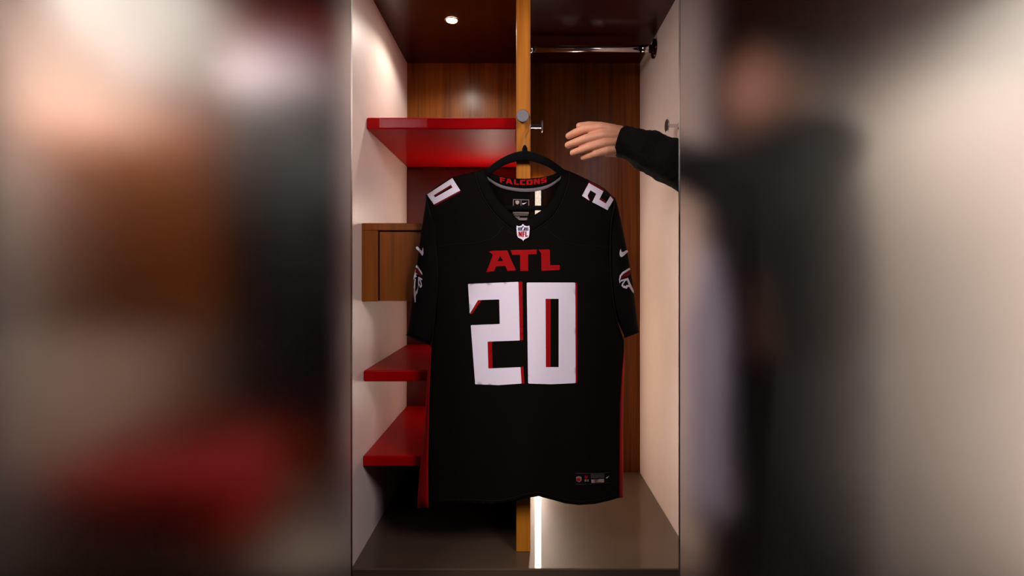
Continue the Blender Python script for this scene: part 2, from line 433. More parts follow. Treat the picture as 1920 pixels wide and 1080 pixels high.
# ------------------------------------------------------------------ the jersey
SHOULDER = [(798, 366), (820, 349), (848, 332), (870, 326), (893, 320), (980, 312), (1066, 320), (1086, 329), (1105, 338), (1133, 353), (1153, 372)]
def clamp(v, a=0.0, c=1.0): return max(a, min(c, v))
def F(px, py):
    t = clamp((py - interp(SHOULDER, px)) / 70)
    y = 1.360 - 0.038 * math.sqrt(max(0, 1 - (1 - t) ** 2))
    u = abs(px - 985) / 182
    y += t * 0.024 * min(1, u) ** 4
    fd = clamp((py - 560) / 330)
    y += fd * (0.0075 * math.sin(px / 19.0 + py / 260) + 0.0035 * math.sin(px / 34.0 + 1.3))
    # soft diagonal creases running from the armpits towards the chest
    for cx, sgn in ((835, 1), (1135, -1)):
        d = (px - cx) * sgn
        if 0 < d < 70 and 430 < py < 640:
            y += 0.0035 * math.sin((py + d * 0.7) / 15.0) * math.sin(math.pi * d / 70) * math.sin(math.pi * (py - 430) / 210)
    # a faint wave across the chest number
    y += 0.0025 * t * math.sin((px - 985) / 46.0)
    return min(y, 1.364)
def B(px, py): return 1.3720 - 0.004 * clamp(abs(px - 985) / 182) ** 3

jy = thing('football_jersey', 'black football jersey with white number 20 hanging on the velvet hanger', 'jersey', tuple(P(985, 940, 1.345)))
neck_out_l = subdiv_line([(891, 321), (895, 342), (903, 363), (914, 383), (932, 406), (952, 424), (966, 434), (981, 441)], 3)
neck_out_r = subdiv_line([(981, 441), (996, 435), (1016, 423), (1037, 406), (1051, 384), (1060, 362), (1066, 342), (1068, 321)], 3)
side_l = [(798, 366), (806, 400), (814, 440), (819, 480), (820, 520), (818, 560), (813, 610), (809, 650), (807, 700), (805, 760), (803, 830), (802, 900), (803, 942)]
hem = [(830, 944), (880, 944), (925, 946), (955, 942), (985, 934), (1010, 930.5), (1035, 937), (1060, 944), (1085, 947), (1115, 945), (1142, 939), (1161, 933)]
side_r = [(1161, 880), (1161, 820), (1162, 760), (1165, 710), (1169, 670), (1170, 640), (1160, 610), (1151, 570), (1146, 520), (1144, 470), (1146, 420), (1151, 390), (1153, 372)]
sh_r = [(1133, 353), (1105, 338), (1086, 329), (1068, 321)]
sh_l = [(870, 326), (848, 332), (820, 349)]
front = neck_out_l + neck_out_r[1:] + sh_r[::-1][1:] + side_r[::-1] + hem[::-1] + side_l[::-1] + sh_l[::-1]
thick(obj('front_panel', sheet([front], F, 7.0), 'fabric', jy, True), 0.0012)
backp = [(905, 330), (930, 349), (960, 355), (983, 357), (1010, 355), (1035, 349), (1060, 330), (1068, 322)] + sh_r[::-1][1:] + side_r[::-1] + [(x, y - 8) for x, y in hem[::-1]] + side_l[::-1] + sh_l[::-1] + [(891, 322)]
obj('back_panel', sheet([backp], B, 14.0), 'mesh_knit', jy, True)
# collar
nin_l = subdiv_line([(911, 317), (914, 333), (920, 350), (930, 369), (946, 388), (961, 402), (970, 410), (981, 418)], 3)
nin_r = subdiv_line([(981, 418), (990, 411), (1002, 403), (1019, 391), (1036, 371), (1045, 352), (1051, 335), (1055, 317)], 3)
no = neck_out_l + neck_out_r[1:]; ni = nin_l + nin_r[1:]
def dout(p): return F(p[0], p[1]) - 0.0006
def din(p): return F(p[0], p[1] - 2) + 0.002
thick(obj('collar', strip(no, ni, dout, din), 'rib', jy, True), 0.0015)
obj('collar_seam', tube([P(x, y, F(x, y) - 0.0009) for x, y in no], 0.0011, 6), 'seam', jy, True)
# inside of the collar at the back of the neck
bt = subdiv_line([(906, 317), (925, 326), (945, 332), (983, 335), (1018, 332), (1040, 326), (1058, 317)], 4)
bb = subdiv_line([(908, 326), (926, 340), (948, 349), (983, 353.5), (1016, 350), (1038, 341), (1057, 326)], 4)
bl = subdiv_line([(909, 334), (928, 347), (950, 355.5), (983, 360), (1014, 357), (1036, 348), (1056, 334)], 4)
D2 = lambda p: 1.3690
cb = obj('back_collar', strip(bt, bb, D2, D2, 3), 'rib', jy, True)
ct = obj('neck_tape', strip(bb, bl, lambda p: 1.3680, lambda p: 1.3680, 2), 'grey_tape', jy, True)

# raised seams of the shoulder yoke
for pts in ([(821, 463), (850, 458), (880, 457), (905, 453), (927, 445), (944, 425)], [(1146, 463), (1110, 461), (1080, 459), (1055, 452), (1036, 440), (1020, 424)]):
    obj('yoke_seam', tube([P(x, y, F(x, y) - 0.0006) for x, y in subdiv_line(pts, 5)], 0.0010, 6), 'seam', jy, True)
for pts in (side_l[:8], side_r[5:]):
    obj('armhole_seam', tube([P(x, y, F(x, y) - 0.0004) for x, y in subdiv_line(pts, 5)], 0.0012, 6), 'seam', jy, True)
hp = subdiv_line([(804, 936)] + [(x, y - 7) for x, y in hem], 4)
obj('hem_stitch', tube([P(x, y, F(x, y) - 0.0004) for x, y in hp], 0.0006, 5), 'seam', jy, True)

# sleeves: flattened tubes hanging from the shoulder
def sleeve(rows):
    bm = bmesh.new(); n = 22; rings = []
    for (yo, xo, yi, xi, yc, hd) in rows:
        ring = []
        for k in range(n):
            a = 2 * math.pi * k / n; t = (1 - math.cos(a)) / 2
            px = xo + (xi - xo) * t; py = yo + (yi - yo) * t
            ring.append(bm.verts.new(P(px, py, yc - hd * math.sin(a))))
        rings.append(ring)
    for i in range(len(rings) - 1):
        for k in range(n): bm.faces.new((rings[i][k], rings[i][(k + 1) % n], rings[i + 1][(k + 1) % n], rings[i + 1][k]))
    bm.faces.new(rings[0])
    bmesh.ops.recalc_face_normals(bm, faces=bm.faces[:])
    return bm
def dense(rows, n=4):
    out = []
    for r0, r1 in zip(rows, rows[1:]):
        for k in range(n): out.append(tuple(a + (c - a) * k / n for a, c in zip(r0, r1)))
    out.append(rows[-1]); return out
SL = dense([(364, 799, 364, 806, 1.360, 0.004), (376, 798.5, 376, 813, 1.359, 0.014), (400, 795, 400, 820, 1.359, 0.020), (440, 789, 440, 826, 1.359, 0.022), (480, 784, 480, 828, 1.358, 0.023),
      (520, 779, 520, 828, 1.358, 0.023), (560, 773.5, 565, 826, 1.358, 0.023), (600, 768, 612, 818, 1.358, 0.023), (628, 763, 646, 806, 1.358, 0.024)])
SR = dense([(370, 1146, 370, 1153, 1.360, 0.004), (382, 1141, 382, 1157, 1.359, 0.014), (400, 1138, 400, 1161.5, 1.359, 0.020), (440, 1136, 440, 1170, 1.359, 0.022), (480, 1136, 480, 1178, 1.358, 0.023),
      (530, 1138, 530, 1186, 1.358, 0.023), (580, 1148, 580, 1192.5, 1.358, 0.023), (606, 1160, 604, 1195.5, 1.358, 0.023), (632, 1171, 622, 1198, 1.358, 0.023)])
slv = []
for rows, lab in ((SL, 'sleeve'), (SR, 'sleeve')):
    s = thick(obj('sleeve', sleeve(rows), 'fabric2', jy, True), 0.0016)
    slv.append(s)
    yo, xo, yi, xi, yc, hd = rows[-1]
    cuff = []
    for k in range(29):
        a = 2 * math.pi * k / 28; t = (1 - math.cos(a)) / 2
        cuff.append(P(xo + (xi - xo) * t, yo + (yi - yo) * t, yc - hd * math.sin(a)))
    obj('sleeve_hem', tube(cuff, 0.0022, 8), 'rib', s, True)
def G(rows):
    def g(px, py):
        tab = [(r[0] * 0.5 + r[2] * 0.5,) + tuple(r[1::2][:2]) + (r[4], r[5]) for r in rows]
        xo = interp([(t[0], t[1]) for t in tab], py); xi = interp([(t[0], t[2]) for t in tab], py)
        yc = interp([(t[0], t[3]) for t in tab], py); hd = interp([(t[0], t[4]) for t in tab], py)
        q = clamp((px - (xo + xi) / 2) / (abs(xi - xo) / 2), -0.97, 0.97)
        return yc - hd * math.sqrt(1 - q * q)
    return g
GL, GR = G(SL), G(SR)

# red panels down the sides
lp_f = [(807, 660), (806, 694), (804.5, 740), (803.5, 805), (802.5, 870), (803, 938), (803.5, 952)]
lp_b = [(806, 660), (802, 694), (799, 740), (795.5, 805), (788, 870), (783.5, 925), (782.5, 952)]
thick(obj('side_panel', strip(lp_f, lp_b, lambda p: 1.349, lambda p: 1.368, 4), 'red_fab', jy, True), 0.001)
rp_f = [(1170, 655), (1166, 700), (1162, 760), (1161, 820), (1160.5, 880), (1160, 934)]
rp_b = [(1171.5, 655), (1170, 700), (1168.5, 760), (1168.5, 820), (1169, 880), (1168, 933)]
thick(obj('side_panel', strip(rp_f, rp_b, lambda p: 1.349, lambda p: 1.368, 4), 'red_fab', jy, True), 0.001)

# ---- numbers, lettering and badges, stitched on as raised twill
def zz(x0, y0, s, pts): return [(x0 + x / s, y0 + y / s) for x, y in pts]
def deco(name, loops, mat, fn=F, off=0.0016, step=6.0, parent=jy, label=None):
    o = obj(name, sheet(loops, fn, step, off), mat, parent, True)
    if label: o['label'] = label
    return o
k = 3.726
two = zz(870, 450, k, [(28, 307), (380, 292), (390, 702), (165, 710), (170, 898), (395, 888), (402, 1003), (240, 1014), (78, 1008), (47, 595), (250, 587), (246, 415), (98, 420), (40, 515)])
zer = zz(870, 450, k, [(438, 297), (778, 297), (780, 1000), (610, 1008), (448, 1003)])
zho = zz(870, 450, k, [(570, 411), (661, 411), (661, 888), (572, 888)])
d2 = deco('number_two', [rounded(two, 1.6)], 'print_white', label='large white digit 2 on the chest')
d0 = deco('number_zero', [rounded(zer, 2.2), zho], 'print_white', label='large white digit 0 on the chest')
for pts in ([(376, 292), (408, 291), (413, 698), (386, 702)], [(391, 888), (415, 885), (422, 1002), (398, 1003)], [(161, 710), (195, 709), (200, 897), (166, 898)], [(98, 420), (124, 419), (56, 515), (40, 518)]):
    deco('red_shadow', [zz(870, 450, k, pts)], 'print_red', F, 0.0007, parent=d2)
for pts in ([(774, 298), (791, 301), (791, 998), (776, 1001)], [(566, 411), (605, 411), (605, 888), (568, 888)]):
    deco('red_shadow', [zz(870, 450, k, pts)], 'print_red', F, 0.0007, parent=d0)
k = 12.387
A_ = zz(905, 460, k, [(145, 150), (195, 130), (575, 118), (660, 330), (775, 580), (575, 595), (525, 480), (310, 490), (265, 600), (85, 625), (110, 560), (235, 235), (225, 205)])
Ah = zz(905, 460, k, [(405, 245), (350, 368), (475, 365)])
T_ = zz(905, 460, k, [(645, 110), (1255, 98), (1260, 205), (1055, 212), (1058, 590), (872, 595), (868, 218), (690, 225)])
L_ = zz(905, 460, k, [(1300, 100), (1560, 95), (1568, 460), (1795, 458), (1790, 560), (1770, 575), (1365, 590), (1358, 190)])
tl = deco('team_lettering', [A_, Ah], 'print_red', step=5, label='red letters ATL on the chest')
deco('letter', [T_], 'print_red', step=5, parent=tl); deco('letter', [L_], 'print_red', step=5, parent=tl)

# shoulder numbers
s0 = deco('shoulder_number', [[(800.6, 364.5), (848, 333.8), (863, 357), (813.5, 383.5)], [(813, 366.2), (845.4, 346.4), (848.3, 351.6), (816, 370)]], 'print_white', off=0.0022, step=5, label='white digit 0 on the shoulder')
deco('red_shadow', [[(813, 366.2), (845.4, 346.4), (846.8, 349), (814.6, 368.3)]], 'print_maroon', off=0.0018, step=5, parent=s0)
deco('red_shadow', [[(813.5, 383), (863, 356.5), (863.8, 359.8), (817, 385.3)]], 'print_maroon', off=0.0018, step=5, parent=s0)
s2 = deco('shoulder_number', [[(1091.1, 367), (1104, 343), (1131.5, 358.5), (1123.7, 374), (1135.9, 381.5), (1144.4, 367.8), (1150.4, 374.4), (1139.3, 394), (1110.4, 378.9), (1118, 363.3), (1107, 356.7), (1101.5, 367), (1105, 376)]], 'print_white', off=0.0022, step=5, label='white digit 2 on the shoulder')
for q in ([(1104, 343.4), (1105.2, 339.3), (1133, 354.8), (1131.5, 358.9)], [(1144.4, 368.2), (1145.5, 365.5), (1151.5, 372.2), (1150.4, 374.8)], [(1123.7, 374.3), (1126.5, 371), (1137.5, 378.5), (1135.9, 381.8)], [(1101.2, 367), (1105, 376.5), (1107, 376), (1102.5, 364.5)]):
    deco('red_shadow', [q], 'print_maroon', off=0.0018, step=5, parent=s2)

# sleeve marks
z = lambda pts: zz(765, 455, 9.0, pts)
deco('swoosh', [z([(130, 85), (150, 60), (180, 85), (235, 145), (247, 80), (258, 100), (260, 190), (245, 220), (228, 205), (185, 145), (140, 105)])], 'print_white', GL, 0.0012, 3, slv[0])
bd = deco('bird_emblem', [z([(130, 395), (145, 375), (165, 395), (235, 500), (243, 548), (222, 522), (160, 432), (132, 422)])], 'print_white', GL, 0.0012, 3, slv[0])
deco('red_wing', [z([(135, 425), (160, 435), (222, 524), (238, 552), (190, 562), (165, 515), (128, 500)])], 'print_maroon', GL, 0.0010, 3, slv[0])
deco('white_feather', [z([(130, 435), (122, 500), (165, 530), (132, 538), (152, 575), (112, 590), (88, 630), (104, 550)])], 'print_white', GL, 0.0013, 3, slv[0])
deco('white_feather', [z([(112, 605), (132, 615), (122, 690), (122, 800), (132, 835), (160, 775), (178, 700), (160, 840), (130, 895), (130, 1000), (115, 1015), (98, 900), (96, 760)])], 'print_white', GL, 0.0013, 3, slv[0])
deco('white_feather', [z([(172, 580), (190, 578), (240, 612), (238, 635), (210, 615), (238, 720), (222, 758), (200, 755), (192, 712), (176, 740), (170, 690)]), z([(190, 610), (186, 690), (205, 712), (218, 735), (222, 715)])], 'print_white', GL, 0.0013, 3, slv[0])
z = lambda pts: zz(1150, 460, 10.8, pts)
deco('swoosh', [z([(150, 70), (162, 125), (185, 140), (275, 95), (300, 130), (200, 220), (165, 240), (135, 220), (125, 170), (133, 110)])], 'print_white', GR, 0.0012, 3, slv[1])
deco('bird_emblem', [z([(325, 455), (345, 490), (210, 572), (160, 622), (140, 690), (145, 745), (125, 770), (115, 690), (130, 610), (180, 545)])], 'print_white', GR, 0.0012, 3, slv[1])
deco('red_wing', [z([(330, 500), (370, 560), (300, 622), (200, 662), (148, 682), (163, 625), (213, 577)])], 'print_maroon', GR, 0.0010, 3, slv[1])
deco('white_feather', [z([(150, 700), (300, 660), (345, 770), (412, 915), (415, 970), (385, 945), (322, 842), (290, 842), (275, 880), (210, 865), (163, 820), (180, 770), (225, 712), (152, 738)]), z([(248, 718), (198, 792), (203, 826), (225, 808), (245, 832), (265, 803), (312, 803), (278, 712)])], 'print_white', GR, 0.0013, 3, slv[1])

# league shield under the collar
z = lambda pts: zz(955, 365, 12.0, pts)
FB = lambda x, y: F(981, 436) - 0.004
sh = deco('league_shield', [z([(305, 655), (340, 695), (400, 712), (450, 695), (457, 770), (448, 900), (432, 958), (370, 988), (332, 1012), (312, 1042), (290, 1010), (240, 985), (190, 958), (174, 900), (160, 770), (165, 695), (215, 712), (275, 695)])], 'print_white', FB, 0.0010, 4, label='small white shield badge with red NFL letters')
deco('blue_field', [z([(192, 738), (275, 735), (308, 700), (338, 735), (425, 738), (428, 808), (195, 808)])], 'print_navy', FB, 0.0016, 4, sh)
ball = [(310 + 30 * math.cos(a) * 0.8 - 10 * math.sin(a), 766 + 38 * math.sin(a) - 8 * math.cos(a)) for a in [2 * math.pi * i / 12 for i in range(12)]]
deco('ball', [z(ball)], 'print_white', FB, 0.0022, 3, sh)
for sx in (218, 250, 372, 404):
    for sy in (757, 786):
        deco('star', [z([(sx - 6, sy - 6), (sx + 6, sy - 6), (sx + 6, sy + 6), (sx - 6, sy + 6)])], 'print_white', FB, 0.0022, 4, sh)
for pts in ([(205, 825), (232, 825), (256, 885), (256, 825), (282, 825), (282, 948), (256, 948), (232, 888), (232, 945), (210, 938)], [(294, 825), (346, 825), (346, 851), (320, 851), (320, 876), (342, 876), (342, 899), (320, 899), (320, 955), (294, 955)], [(358, 825), (384, 825), (384, 922), (416, 916), (412, 940), (358, 950)]):
    deco('letter', [z(pts)], 'print_red', FB, 0.0016, 4, sh)

# FALCONS inside the back collar: block letters on a gentle curve
GLY = {'F': [[(0, 0), (10, 0), (9, 2.6), (4, 2.6), (4, 4.2), (8.5, 4.2), (8, 6.4), (4, 6.4), (4, 10), (.6, 10), (.6, 3)]],
       'A': [[(1.5, 0), (8, 0), (12, 10), (8, 10), (7.2, 8), (4, 8), (3.2, 10), (0, 10), (2.6, 2)], [(5, 3.2), (4.3, 5.8), (6.8, 5.8)]],
       'L': [[(0, 0), (4, 0), (4, 7.4), (9.5, 7.4), (8.7, 10), (.6, 10), (.6, 2)]],
       'C': [[(1, 0), (10, 0), (9.2, 2.6), (4.2, 2.6), (4.2, 7.4), (9.6, 7.4), (8.8, 10), (1, 10), (0, 9), (0, 1)]],
       'O': [[(1, 0), (10, 0), (11, 1), (11, 9), (10, 10), (1, 10), (0, 9), (0, 1)], [(4, 2.8), (4, 7.2), (7, 7.2), (7, 2.8)]],
       'N': [[(0, 0), (4.2, 0), (7.2, 4.6), (7.2, 0), (11, 0), (11, 10), (7.4, 10), (3.8, 4.8), (3.8, 10), (0, 10)]],
       'S': [[(1, 0), (10, 0), (9.2, 2.5), (4, 2.5), (4, 3.8), (9.4, 3.8), (10, 4.6), (10, 9), (9, 10), (0, 10), (.8, 7.5), (6.4, 7.5), (6.4, 6.2), (1, 6.2), (0, 5.2), (0, 1)]]}
LET = [('F', 936.8), ('A', 948.5), ('L', 963.2), ('C', 974.9), ('O', 987.0), ('N', 1000.5), ('S', 1014.2)]
first = None
for ch, x0 in LET:
    cx = x0 + 5
    yb0 = 337.2 + 0.0 - 5.6 * ((cx - 981) / 45) ** 2
    sl = -2 * 5.6 * (cx - 981) / 45 ** 2
    loops = [[(x0 + gx * 1.08, yb0 + gy * 0.98 + sl * (gx - 5)) for gx, gy in lp] for lp in GLY[ch]]
    o = deco('letter' if first else 'neck_lettering', loops, 'print_red', lambda x, y: 1.3650, 0.0006, 5, first or jy)
    if not first: first = o; o['label'] = 'red letters FALCONS inside the back collar'

# sewn-in neck label
YN = lambda x, y: 1.3705
nl = deco('neck_label', [[(961.7, 373), (992.5, 374), (992, 414), (961, 413)]], 'label_black', YN, 0.0006, 8)
for q in ([(962, 373.2), (992.4, 374.2), (992.4, 375.6), (962, 374.6)], [(962, 374), (963.6, 374), (963.2, 388), (961.6, 388)], [(990.8, 375), (992.4, 375), (992.2, 388), (990.6, 388)], [(976.2, 374.5), (977.6, 374.5), (977.6, 388), (976.2, 388)]):
    deco('label_border', [q], 'print_grey', YN, 0.0012, 6, nl)
deco('league_mark', [zz(955, 365, 12, [(135, 140), (180, 130), (225, 140), (220, 195), (180, 228), (142, 195)])], 'print_beige', YN, 0.0012, 4, nl)
deco('swoosh', [zz(955, 365, 12, [(290, 185), (310, 195), (400, 172), (318, 222), (292, 215)])], 'print_white', YN, 0.0012, 4, nl)
deco('print_block', [[(961.5, 395.5), (991.5, 396), (991.5, 400.8), (961.5, 400.3)]], 'print_grey', YN, 0.0012, 6, nl)
deco('print_block', [[(963.5, 402), (990.5, 402.3), (990, 404), (963.5, 403.8)]], 'print_grey', YN, 0.0012, 6, nl)
deco('print_block', [[(964.5, 406), (974.5, 406), (974.5, 408), (964.5, 408)]], 'print_grey', YN, 0.0012, 6, nl)
deco('print_block', [[(965.5, 408.5), (989, 408.5), (988, 413), (966, 413)]], 'print_grey', YN, 0.0012, 6, nl)

# woven tag above the hem
z = lambda pts: zz(1060, 860, 10.8, pts)
def bend(pts): return [(x, y - 14 * max(0, (x - 600) / 300) ** 2) for x, y in pts]
zb_ = lambda pts: z(bend(pts))
tg = deco('hem_tag', [zb_([(200, 295), (550, 295), (780, 293), (900, 290), (900, 510), (780, 512), (550, 515), (205, 525)])], 'label_black', F, 0.0012, 6, label='small dark woven tag above the hem')
for q in ([(200, 292), (550, 292), (780, 290), (900, 287), (900, 297), (780, 300), (550, 303), (200, 303)], [(205, 515), (550, 510), (900, 500), (900, 507), (550, 520), (205, 525)]):
    deco('tag_border', [zb_(q)], 'print_dgrey', F, 0.0020, 6, tg)
deco('league_mark', [zb_([(215, 375), (275, 350), (330, 375), (325, 445), (280, 480), (225, 450)])], 'print_grey', F, 0.0019, 4, tg)
deco('red_mark', [zb_([(225, 400), (300, 390), (305, 440), (270, 465), (228, 440)])], 'print_red', F, 0.0024, 4, tg)
deco('red_mark', [zb_([(390, 350), (420, 338), (455, 360), (450, 395), (415, 408), (385, 390)])], 'print_red', F, 0.0019, 4, tg)
deco('size_print', [zb_([(388, 420), (432, 420), (432, 465), (388, 465)])], 'print_grey', F, 0.0019, 4, tg)
deco('size_print', [zb_([(445, 420), (472, 420), (472, 465), (445, 465)])], 'print_grey', F, 0.0019, 4, tg)
deco('print_block', [zb_([(515, 305), (790, 305), (790, 400), (515, 400)])], 'print_dgrey', F, 0.0019, 6, tg)
deco('print_block', [zb_([(525, 422), (785, 415), (785, 488), (530, 492)])], 'print_beige', F, 0.0019, 6, tg)
deco('swoosh', [zb_([(820, 385), (838, 392), (890, 355), (848, 408), (825, 402)])], 'print_white', F, 0.0019, 4, tg)

# ------------------------------------------------------------------ bodies from skeletons
def sph(bm, c, r, sx=1, sy=1, sz=1, rot=None, u=20):
    mat = Matrix.Translation(Vector(c)) @ (rot.to_4x4() if rot else Matrix.Identity(4)) @ Matrix.Diagonal((r * sx, r * sy, r * sz, 1))
    bmesh.ops.create_uvsphere(bm, u_segments=u, v_segments=u // 2 + 2, radius=1.0, matrix=mat)
def limb(bm, pts, u=16):
    """chain of (point, radius): tapering capsules"""
    for (p0, r0), (p1, r1) in zip(pts, pts[1:]):
        p0, p1 = Vector(p0), Vector(p1); d = p1 - p0
        sph(bm, p0, r0, u=u); sph(bm, p1, r1, u=u)
        mat = Matrix.Translation((p0 + p1) / 2) @ d.to_track_quat('Z', 'Y').to_matrix().to_4x4()
        bmesh.ops.create_cone(bm, cap_ends=True, segments=u, radius1=r0, radius2=r1, depth=d.length, matrix=mat)
def grown(bm, voxel, smooth=4):
    d = bpy.data.meshes.new('t'); bm.to_mesh(d); bm.free()
    o = bpy.data.objects.new('t', d); COL.objects.link(o)
    md = o.modifiers.new('r', 'REMESH'); md.mode = 'VOXEL'; md.voxel_size = voxel
    dg = bpy.context.evaluated_depsgraph_get()
    me = bpy.data.meshes.new_from_object(o.evaluated_get(dg))
    bpy.data.objects.remove(o); bpy.data.meshes.remove(d)
    b = bmesh.new(); b.from_mesh(me)
    for _ in range(smooth): bmesh.ops.smooth_vert(b, verts=b.verts[:], factor=0.5, use_axis_x=True, use_axis_y=True, use_axis_z=True)
    b.to_mesh(me); b.free()
    return me

# --- person standing beside the right panel, left arm stretched out towards the jersey
Wp = P(1166, 265, 1.283)                       # wrist
El = Vector((0.458, 1.213, 0.916)); Sh = Vector((0.700, 1.205, 1.000)); ShR = Vector((0.715, 1.525, 0.985))
Hd = Vector((0.635, 1.36, 1.205))
hb = bmesh.new()
fingers = [([(1126, 239, 1.262), (1095, 242, 1.256), (1078, 249, 1.268), (1066, 255, 1.283)], (0.0116, 0.0103, 0.0092, 0.0079)),
           ([(1127, 253.5, 1.257), (1098, 260, 1.250), (1079, 267, 1.262), (1065, 272, 1.278)], (0.0116, 0.0104, 0.0094, 0.0081)),
           ([(1131, 268, 1.259), (1104, 275.5, 1.254), (1087, 282, 1.266), (1074, 286.5, 1.281)], (0.0111, 0.0098, 0.0089, 0.0077)),
           ([(1136, 282, 1.265), (1115, 288.5, 1.262), (1103, 293, 1.271), (1093.5, 296, 1.281)], (0.0101, 0.0088, 0.0079, 0.0068))]
for pts, rr in fingers:
    limb(hb, [(P(*p), r) for p, r in zip(pts, rr)])
metas = [((1162, 247, 1.279), fingers[0][0][0], 0.0150, 0.0118), ((1163, 256, 1.277), fingers[1][0][0], 0.0150, 0.0120), ((1163, 267, 1.278), fingers[2][0][0], 0.0150, 0.0120), ((1162, 279, 1.281), fingers[3][0][0], 0.0150, 0.0118)]
for a, c, r0, r1 in metas: limb(hb, [(P(*a), r0), (P(*c), r1)])
limb(hb, [(P(1158, 284, 1.288), 0.0135), (P(1138, 286, 1.274), 0.0100)])            # heel of the little-finger side
limb(hb, [(P(1150, 244, 1.296), 0.0145), (P(1125, 238, 1.300), 0.0125), (P(1103, 235, 1.296), 0.0098), (P(1086, 236, 1.287), 0.0080)])   # thumb, behind the index finger
limb(hb, [(P(1134, 246, 1.280), 0.0150), (P(1140, 272, 1.284), 0.0140)])            # palm
limb(hb, [(P(1160, 258, 1.281), 0.0225), (P(1161, 271, 1.283), 0.0225)])
limb(hb, [(P(1163, 265, 1.282), 0.026), (Wp.lerp(El, 0.25), 0.029), (Wp.lerp(El, 0.7), 0.038)])
hand_me = grown(hb, 0.0014, 5)
bb_ = bmesh.new()
sph(bb_, Hd, 1, 0.094, 0.074, 0.098); sph(bb_, Hd + Vector((-0.022, 0, -0.055)), 1, 0.066, 0.058, 0.062)
sph(bb_, Hd + Vector((-0.056, 0, -0.098)), 0.022); sph(bb_, Hd + Vector((-0.070, 0, 0.028)), 1, 0.022, 0.05, 0.018)
limb(bb_, [(Hd + Vector((-0.088, 0, 0.015)), 0.009), (Hd + Vector((-0.106, 0, -0.030)), 0.014)])
sph(bb_, Hd + Vector((-0.085, 0, -0.062)), 1, 0.014, 0.026, 0.011)
for s in (-1, 1):
    sph(bb_, Hd + Vector((0.008, s * 0.077, -0.012)), 1, 0.020, 0.010, 0.032)
limb(bb_, [(Hd + Vector((0.02, 0, -0.07)), 0.058), ((0.685, 1.36, 1.04), 0.064)])
hips = Vector((0.73, 1.36, 0.50))
limb(bb_, [((0.70, 1.36, 0.93), 0.10), (hips, 0.11)])
limb(bb_, [(Sh, 0.055), (El, 0.042), (El.lerp(Wp, 0.5), 0.038)])
limb(bb_, [(Sh + Vector((0.01, 0.04, -0.01)), 0.06), (ShR, 0.06)])
RE = Vector((0.76, 1.565, 0.71)); RW = Vector((0.70, 1.56, 0.47))
limb(bb_, [(ShR, 0.052), (RE, 0.042), (RW, 0.030)])
for i, dx in enumerate((-0.03, -0.01, 0.01, 0.03)):
    limb(bb_, [(RW + Vector((dx * .6, 0, -0.03)), 0.012), (RW + Vector((dx - .008, -0.005, -0.095)), 0.0105), (RW + Vector((dx * .9 - .016, -0.016, -0.135)), 0.009), (RW + Vector((dx * .8 - .018, -0.032, -0.160)), 0.008)])
limb(bb_, [(RW, 0.026), (RW + Vector((0, 0, -0.07)), 0.024)])
limb(bb_, [(RW + Vector((-0.02, -0.01, -0.03)), 0.014), (RW + Vector((-0.045, -0.02, -0.08)), 0.011), (RW + Vector((-0.045, -0.03, -0.105)), 0.009)])
legs = []
for s in (-1, 1):
    h = hips + Vector((0, s * 0.09, -0.06)); kn = Vector((0.725 - 0.02 * s, 1.36 + s * 0.105, 0.06)); an = Vector((0.76 - 0.05 * s, 1.36 + s * 0.11, -0.36))
    legs.append((h, kn, an)); limb(bb_, [(h, 0.085), (kn, 0.055), (an, 0.038)]); limb(bb_, [(an + Vector((0, 0, -0.03)), 0.035), (an + Vector((-0.13, 0, -0.055)), 0.028)])
body_me = grown(bb_, 0.0075, 4)
bm = bmesh.new(); bm.from_mesh(body_me); bm.from_mesh(hand_me)
person = obj('person', bm, 'skin', None, True)
tag(person, 'person in a black fleece top reaching an open hand towards the jersey', 'person')
# clothing
fb = bmesh.new()
cu = P(1157, 266, 1.284)
def sl_pt(px, py, Y): return P(px, py, Y)
limb(fb, [(P(1170, 268.5, 1.281), 0.0375), (P(1195, 275, 1.272), 0.0420), (P(1222, 287, 1.255), 0.0500), (P(1262, 305, 1.235), 0.0525), (El, 0.058), (El.lerp(Sh, 0.5), 0.068), (Sh, 0.080)], 24)
limb(fb, [(Sh + Vector((0.01, 0.05, -0.02)), 0.088), (ShR + Vector((0, -0.04, -0.01)), 0.088)], 24)
limb(fb, [(ShR, 0.078), (RE, 0.062), (RW.lerp(RE, 0.12), 0.045)], 24)
for dy in (-0.07, 0.07):
    limb(fb, [((0.70, 1.36 + dy, 0.90), 0.125), ((0.72, 1.36 + dy, 0.68), 0.122), (hips + Vector((0, dy, -0.02)), 0.118)], 24)
limb(fb, [((0.675, 1.36, 1.00), 0.085), ((0.665, 1.36, 1.065), 0.078)], 24)
fl_me = grown(fb, 0.005, 5)
bm = bmesh.new(); bm.from_mesh(fl_me); bm.normal_update()
# cut the cuff open in front of the hand
cn = (P(1200, 276, 1.272) - P(1158, 266, 1.284)).normalized(); cp = P(1158.5, 266, 1.284)
bmesh.ops.bisect_plane(bm, geom=bm.verts[:] + bm.edges[:] + bm.faces[:], dist=1e-5, plane_co=cp, plane_no=-cn, clear_outer=False)
kill = [f for f in bm.faces if (f.calc_center_median() - cp).dot(cn) < -1e-5 and f.calc_center_median().x < 0.35]
bmesh.ops.delete(bm, geom=kill, context='FACES')
from mathutils import noise as mnoise
bm.normal_update()
for v in bm.verts:
    q = (v.co - cp).dot(cn)
    w = clamp(q / 0.01)
    v.co += v.normal * w * (0.0055 * mnoise.noise(v.co * 22) + 0.0022 * mnoise.noise(v.co * 95))
fl = obj('fleece_top', bm, 'fleece', person, True); fl['label'] = 'black fleece long-sleeved top'
thick(fl, 0.003, -1)
tb = bmesh.new()
